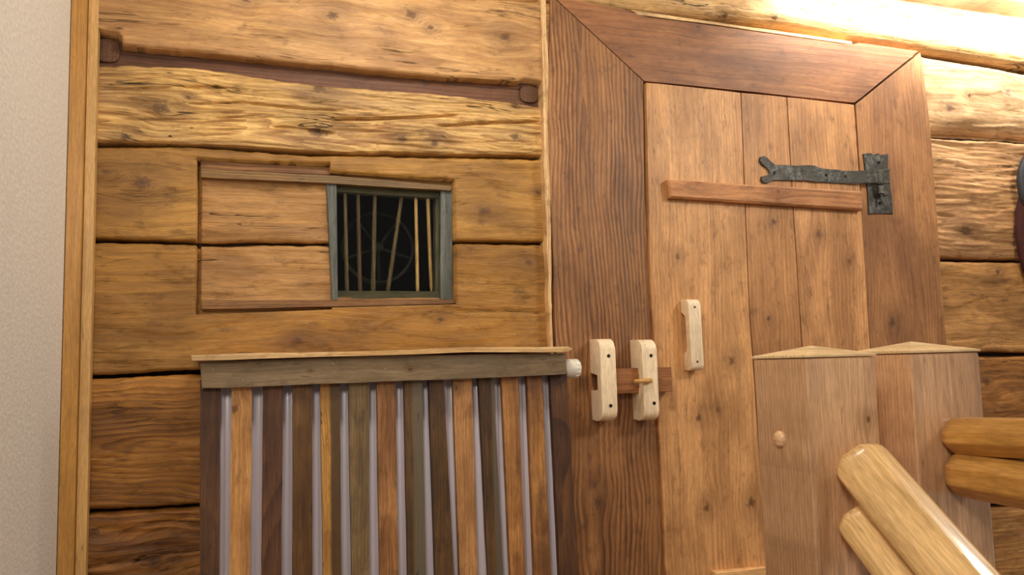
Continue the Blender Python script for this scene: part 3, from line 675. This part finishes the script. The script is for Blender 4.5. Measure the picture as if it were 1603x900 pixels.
# slats: (top-left, top-right, bottom-left, bottom-right) at y=610 and y=850, light, dark, stain, extra
SL = [
 (313, 345, 313, 343, (104, 72, 46), (66, 42, 28), (70, 42, 30), {}),
 (362.7, 394.5, 360, 392, (196, 146, 88), (176, 124, 68), None, dict(knots=[(at(372, 640, YS).z, at(368, 640, YS).x, .007)])),
 (411.7, 443, 409.5, 441, (108, 72, 48), (66, 42, 30), (58, 38, 28), {}),
 (458, 489, 458, 489, (122, 88, 46), (82, 56, 28), (96, 66, 36), {}),
 (501.5, 532, 505, 534, (188, 142, 72), (150, 102, 46), None, dict(side=(at(514, 700, YS).x, .008, (88, 66, 42), 1))),
 (546, 578, 550, 578, (136, 114, 78), (96, 76, 50), (92, 76, 52), {}),
 (590, 619, 594, 623, (172, 124, 76), (126, 84, 48), None, dict(ring=.8, amp=.06, h0=.01)),
 (633, 661, 638, 666, (108, 80, 44), (68, 48, 28), None, dict(side=(at(644, 700, YS).x, .008, (118, 108, 88), 1))),
 (672, 695, 680, 708, (104, 76, 42), (62, 42, 26), (60, 42, 30), {}),
 (710, 739, 718, 746, (194, 146, 94), (166, 118, 70), None, dict(knots=[(at(714, 606, YS).z, at(714, 606, YS).x, .006)])),
 (750, 773, 762, 785, (112, 84, 48), (62, 42, 28), None, dict(side=(at(770, 700, YS).x, .007, (112, 100, 84), 1))),
 (786, 811, 797, 820, (196, 142, 82), (148, 98, 50), (110, 66, 34), dict(stain_amt=.6)),
 (825.5, 849, 835, 860, (188, 136, 76), (120, 74, 38), (96, 60, 36), dict(stain_amt=.7, stain_scale=(7, 20))),
 (862, 888, 874, 902, (116, 78, 46), (76, 48, 32), (64, 40, 28), dict(ring=.8, amp=.06)),
]
for i, (a0, a1, b0_, b1_, lt_, dk_, st_, ex) in enumerate(SL):
    kw = dict(period=.009, amp=.04, ring=.5, sfreq=260., fibre=.55, bump=.3, rough=.62, fine=320, flecks=.9, seed=80 + i, v0=at((a0 + a1) / 2, 700, YS).x + .004 * (i % 3), h0=.02 + .006 * (i % 4), stain_scale=(3.5, 22), blotch=1.3)
    kw.update(ex)
    m_ = wood('slat_wood_%d' % (i + 1), lt_, dk_, stain=st_, **kw)
    yl, yr = at(a0, 590, YS), at(a1, 590, YS)
    def ext(pa, pb, yv): return pa + (pb - pa) * (yv - 610) / 240
    ytop = 585
    pts = [(ext(a0, b0_, ytop), ytop - (a0 - 600) * .033), (ext(a1, b1_, ytop), ytop - (a1 - 600) * .033), (ext(a1, b1_, 850), 850), (ext(a1, b1_, 1400), 1400), (ext(a0, b0_, 1400), 1400), (ext(a0, b0_, 850), 850)]
    finish('slat', poly_bm(pxpoly(pts, YS), YS, YS + .018, .0012, 1, jit=.0008, step=.03, fr=11), m_, rc, 'z')
# two battens at the back tie the slats together
m_tie = wood('tie_batten_wood', (150, 110, 70), (110, 76, 46), seed=97)
xa_, xb2 = at(315, 600, YS).x, at(886, 600, YS).x
finish('side_board', box_bm(xa_ - .0005, xa_ + .018, YS + .0195, -.003, .06, 1.12, .001), m_tie, rc, 'z')
finish('tie_batten', box_bm(xa_ + .02, xb2, YS + .0185, YS + .030, .05, .10, .001), m_tie, rc, 'x')

m_rad, t_, bs_ = base('grey_enamelled_steel')
bs_.inputs['Base Color'].default_value = lin((224, 214, 224)); bs_.inputs['Roughness'].default_value = .3; bs_.inputs['Coat Weight'].default_value = .4
rad = empty('radiator', ((xa_ + xb2) / 2, -.07, .12), 'grey steel panel radiator behind the wooden slats', 'radiator')
bm = bmesh.new(); n = 240; X0, X1 = xa_ + .022, xb2 - .004; z0, z1 = .14, at(600, 590, YS).z + .012
prev = None; pitch = (X1 - X0) / 26
for i in range(n + 1):
    x = X0 + (X1 - X0) * i / n
    s_ = .5 - .5 * math.cos(2 * math.pi * (x - X0) / pitch)
    y = -.116 - .006 * min(1, max(0, (s_ - .2) / .5))
    c = [bm.verts.new((x, y + .008, z0)), bm.verts.new((x, y, z0 + .02)), bm.verts.new((x, y, z1 - .02)), bm.verts.new((x, y + .008, z1)), bm.verts.new((x, -.045, z1)), bm.verts.new((x, -.045, z0))]
    if prev:
        for k in range(6): bm.faces.new((prev[k], c[k], c[(k + 1) % 6], prev[(k + 1) % 6]))
    else: bm.faces.new(c)
    prev = c
bm.faces.new(list(reversed(prev)))
finish('panel', bm, m_rad, rad, smooth_ang=40)
# thermostat head
m_white = plain('white_plastic', (232, 226, 212), .35, var=.02)
kc = at(887, 577, -.125); 
rk = (at(895, 562, -.125).z - at(895, 592, -.125).z) / 2
tv = empty('thermostat_valve', (0, 0, 0), None)
tv.parent = rad; tv.location = Vector((kc.x, -.125, kc.z)) - rad.location
kx = at(907, 577, -.125).x
finish('valve_head', cyl_bm((kc.x - .012, -.125, kc.z), (kx, -.125, kc.z), rk, seg=32, rings=[(0, rk * .8), (.15, rk * .97), (.55, rk), (.6, rk * .93), (.64, rk), (.88, rk * .92), (.97, rk * .78), (1, rk * .6)]), m_white, tv, smooth_ang=35)
gb = bmesh.new()
for k_ in range(14):
    a_ = 2 * math.pi * k_ / 14
    cy_, cz_ = -.125 + math.cos(a_) * rk * .99, kc.z + math.sin(a_) * rk * .99
    join(gb, cyl_bm((kx - .016, cy_, cz_), (kx - .004, -.125 + math.cos(a_) * rk * .90, kc.z + math.sin(a_) * rk * .90), .0012, seg=6))
finish('grip_ridges', gb, m_white, tv)
finish('valve_body', join(cyl_bm((kc.x - .045, -.125, kc.z), (kc.x - .01, -.125, kc.z), .011, seg=16), cyl_bm((kc.x - .045, -.125, kc.z), (kc.x - .045, -.09, kc.z), .008, seg=12)), plain('chromed_brass', (180, 178, 172), .25, metal=.9), tv, smooth_ang=40)

# ================================================================= STAIR RAILINGS
mP = dict(sfreq=200., smudge=.15, period=.0065, ring=.55, fibre=.3, bump=.12, rough=.38, coat=.7)
mN1 = wood('newel_pine_wood', (232, 190, 148), (178, 132, 92), stain=(204, 162, 126), stain_amt=.4, v0=.72, h0=.05, amp=.012, seed=101, knots=[(1.06, .80, .004), (.85, .80, .007)], fine=420, **mP)
mN2 = wood('newel_pine_dull_wood', (216, 174, 134), (176, 134, 96), stain=(188, 152, 122), stain_amt=.3, v0=.95, h0=.05, amp=.012, seed=102, fine=420, **mP)
m_cap = wood('newel_cap_lit_wood', (250, 226, 180), (226, 190, 138), period=.006, ring=.5, bump=.15, seed=103)  # paler than the post: overhead light on the cap put into the colour
mRl = wood('handrail_varnished_wood', (240, 202, 142), (206, 160, 98), period=.012, smudge=.15, ring=.35, fibre=.3, amp=.02, bump=.12, rough=.30, coat=.35, seed=104, v0=.03, h0=.04)
mRl2 = wood('handrail_amber_wood', (218, 168, 92), (182, 128, 58), period=.012, smudge=.15, ring=.35, fibre=.3, amp=.02, bump=.12, rough=.30, coat=.35, seed=105, v0=.03, h0=.04)
def newel(par, x0, y0, w_, dpt, zt_, m_, hcap):
    finish('newel_post', box_bm(x0, x0 + w_, y0, y0 + dpt, 0, zt_, .006, 4), m_, par, 'z')
    bm_ = bmesh.new(); e = .0012
    b_ = [bm_.verts.new(p_) for p_ in ((x0 - e, y0 - e, zt_ + .0005), (x0 + w_ + e, y0 - e, zt_ + .0005), (x0 + w_ + e, y0 + dpt + e, zt_ + .0005), (x0 - e, y0 + dpt + e, zt_ + .0005))]
    m2 = [bm_.verts.new(v_.co + Vector((0, 0, .003))) for v_ in b_]
    ap = bm_.verts.new((x0 + w_ / 2, y0 + dpt / 2, zt_ + hcap))
    bm_.faces.new(list(reversed(b_)))
    for i in range(4):
        bm_.faces.new((b_[i], b_[(i + 1) % 4], m2[(i + 1) % 4], m2[i])); bm_.faces.new((m2[i], m2[(i + 1) % 4], ap))
    finish('post_cap', bm_, m_cap, par, 'x')
def rail(name, par, start, pitch_deg, L, w_, h_, m_, ch=.018, extra=.02, tilt=0.):
    """log rail with an octagonal section leaving the post's front face towards -y"""
    an = math.radians(pitch_deg); D = Vector((tilt, -math.cos(an), math.sin(an))).normalized(); X = Vector((1, 0, 0)); X = (X - D * X.dot(D)).normalized(); N = X.cross(D) if X.cross(D).z > 0 else D.cross(X)
    sec = []
    pr = [(-w_ / 2, -h_ / 2 + ch), (-w_ / 2 + ch, -h_ / 2), (w_ / 2 - ch, -h_ / 2), (w_ / 2, -h_ / 2 + ch), (w_ / 2, h_ / 2 - ch), (w_ / 2 - ch, h_ / 2), (-w_ / 2 + ch, h_ / 2), (-w_ / 2, h_ / 2 - ch)]
    # rounded corners
    R2 = []
    for i in range(8):
        p, q, r_ = Vector(pr[i - 1]), Vector(pr[i]), Vector(pr[(i + 1) % 8])
        for k in range(4):
            a_ = k / 3; e = .14
            A_ = q + (p - q) * e * (1 - a_); B_ = q + (r_ - q) * e * a_
            R2.append(A_ * (1 - a_) + B_ * a_)
    bm_ = bmesh.new(); rows = []
    ts = [(-extra, .80), (-extra + .004, .9), (-extra + .010, .97), (-extra + .018, 1.0)] + [(-extra + .018 + (L - .018) * k / 14, 1.0) for k in range(1, 15)]
    for t2, sc_ in ts:
        rows.append([bm_.verts.new(Vector(start) + D * t2 + X * p.x * sc_ + N * (p.y * sc_) + N * .0015 * noise.noise(Vector((t2 * 6, p.x * 8, 1)))) for p in R2])
    n = len(R2)
    for A_, B_ in zip(rows, rows[1:]):
        for i in range(n): bm_.faces.new((A_[i], A_[(i + 1) % n], B_[(i + 1) % n], B_[i]))
    bm_.faces.new(rows[0]); bm_.faces.new(list(reversed(rows[-1])))
    g = Matrix((D, X, N)).to_4x4()
    S0 = Matrix.Translation(-Vector(start))
    return finish(name, bm_, m_, par, gmat=g @ S0, smooth_ang=22)
Y1 = -1.10; p1 = (.704, Y1)
st1 = empty('stair_railing', (.76, Y1 + .06, 0), 'nearer square pine newel post with pyramid cap and handrails sloping down', 'railing')
newel(st1, .704, Y1, .114, .120, at(1262, 560, Y1).z, mN1, .017)
rail('handrail', st1, (.768, Y1 - .028, .996), -38, .80, .078, .072, mRl, ch=.024)
rail('lower_rail', st1, (.764, Y1 - .028, .922), -38, .80, .074, .060, mRl, ch=.020)
pc = None
for Yq in [Y1 + .005 * k for k in range(24)]:
    if at(1222, 687, Yq).x >= .704: pc = at(1222, 687, Yq); break
finish('wood_plug', cyl_bm((.7045, pc.y, pc.z), (.698, pc.y, pc.z), .0115, rings=[(0, .0115), (.6, .0112), (1, .008)], seg=20), mN1, st1, 'y', smooth_ang=60)
Y2 = -1.08
xa2, xb3 = at(1425, 553, Y2).x, at(1533, 549, Y2).x
st2 = empty('stair_railing', ((xa2 + xb3) / 2, Y2 + .06, 0), 'farther square pine newel post with two level log handrails going right', 'railing')
newel(st2, xa2, Y2, xb3 - xa2, .125, at(1425, 553, Y2).z, mN2, .018)
q = at(1468, 678, Y2)
rail('handrail', st2, (q.x + .030, Y2 - .024, at(1500, 680, Y2).z), 3, .95, .070, .052, mRl2, ch=.018)
rail('lower_rail', st2, (q.x + .030, Y2 - .024, at(1500, 740, Y2).z), -.5, .95, .068, .062, mRl2, ch=.018)

# ================================================================= RIGHT EDGE
hc = at(1632, 292, -.03)
coll = empty('harness_collar', (hc.x, -.03, hc.z - .09), 'dark padded hoop with red lining drawn down as its painted shadow, hung on the log wall at the right edge', 'harness')
dk = plain('dark_blue_grey_leather', (42, 46, 54), .6, bumps=.5, bscale=50)
finish('hoop', torus_bm(Vector((hc.x, -.034, hc.z)), .105, .014, sx=.95, sz=1.12), dk, coll, smooth=True)
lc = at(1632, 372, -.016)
finish('lining', torus_bm(Vector((lc.x + .004, -.019, lc.z)), .105, .016, sx=1.0, sz=1.75), plain('shadow_red_felt', (66, 28, 26), .9, bumps=.4), coll, smooth=True)  # red lining stretched down in maroon to stand in for the hoop's shadow
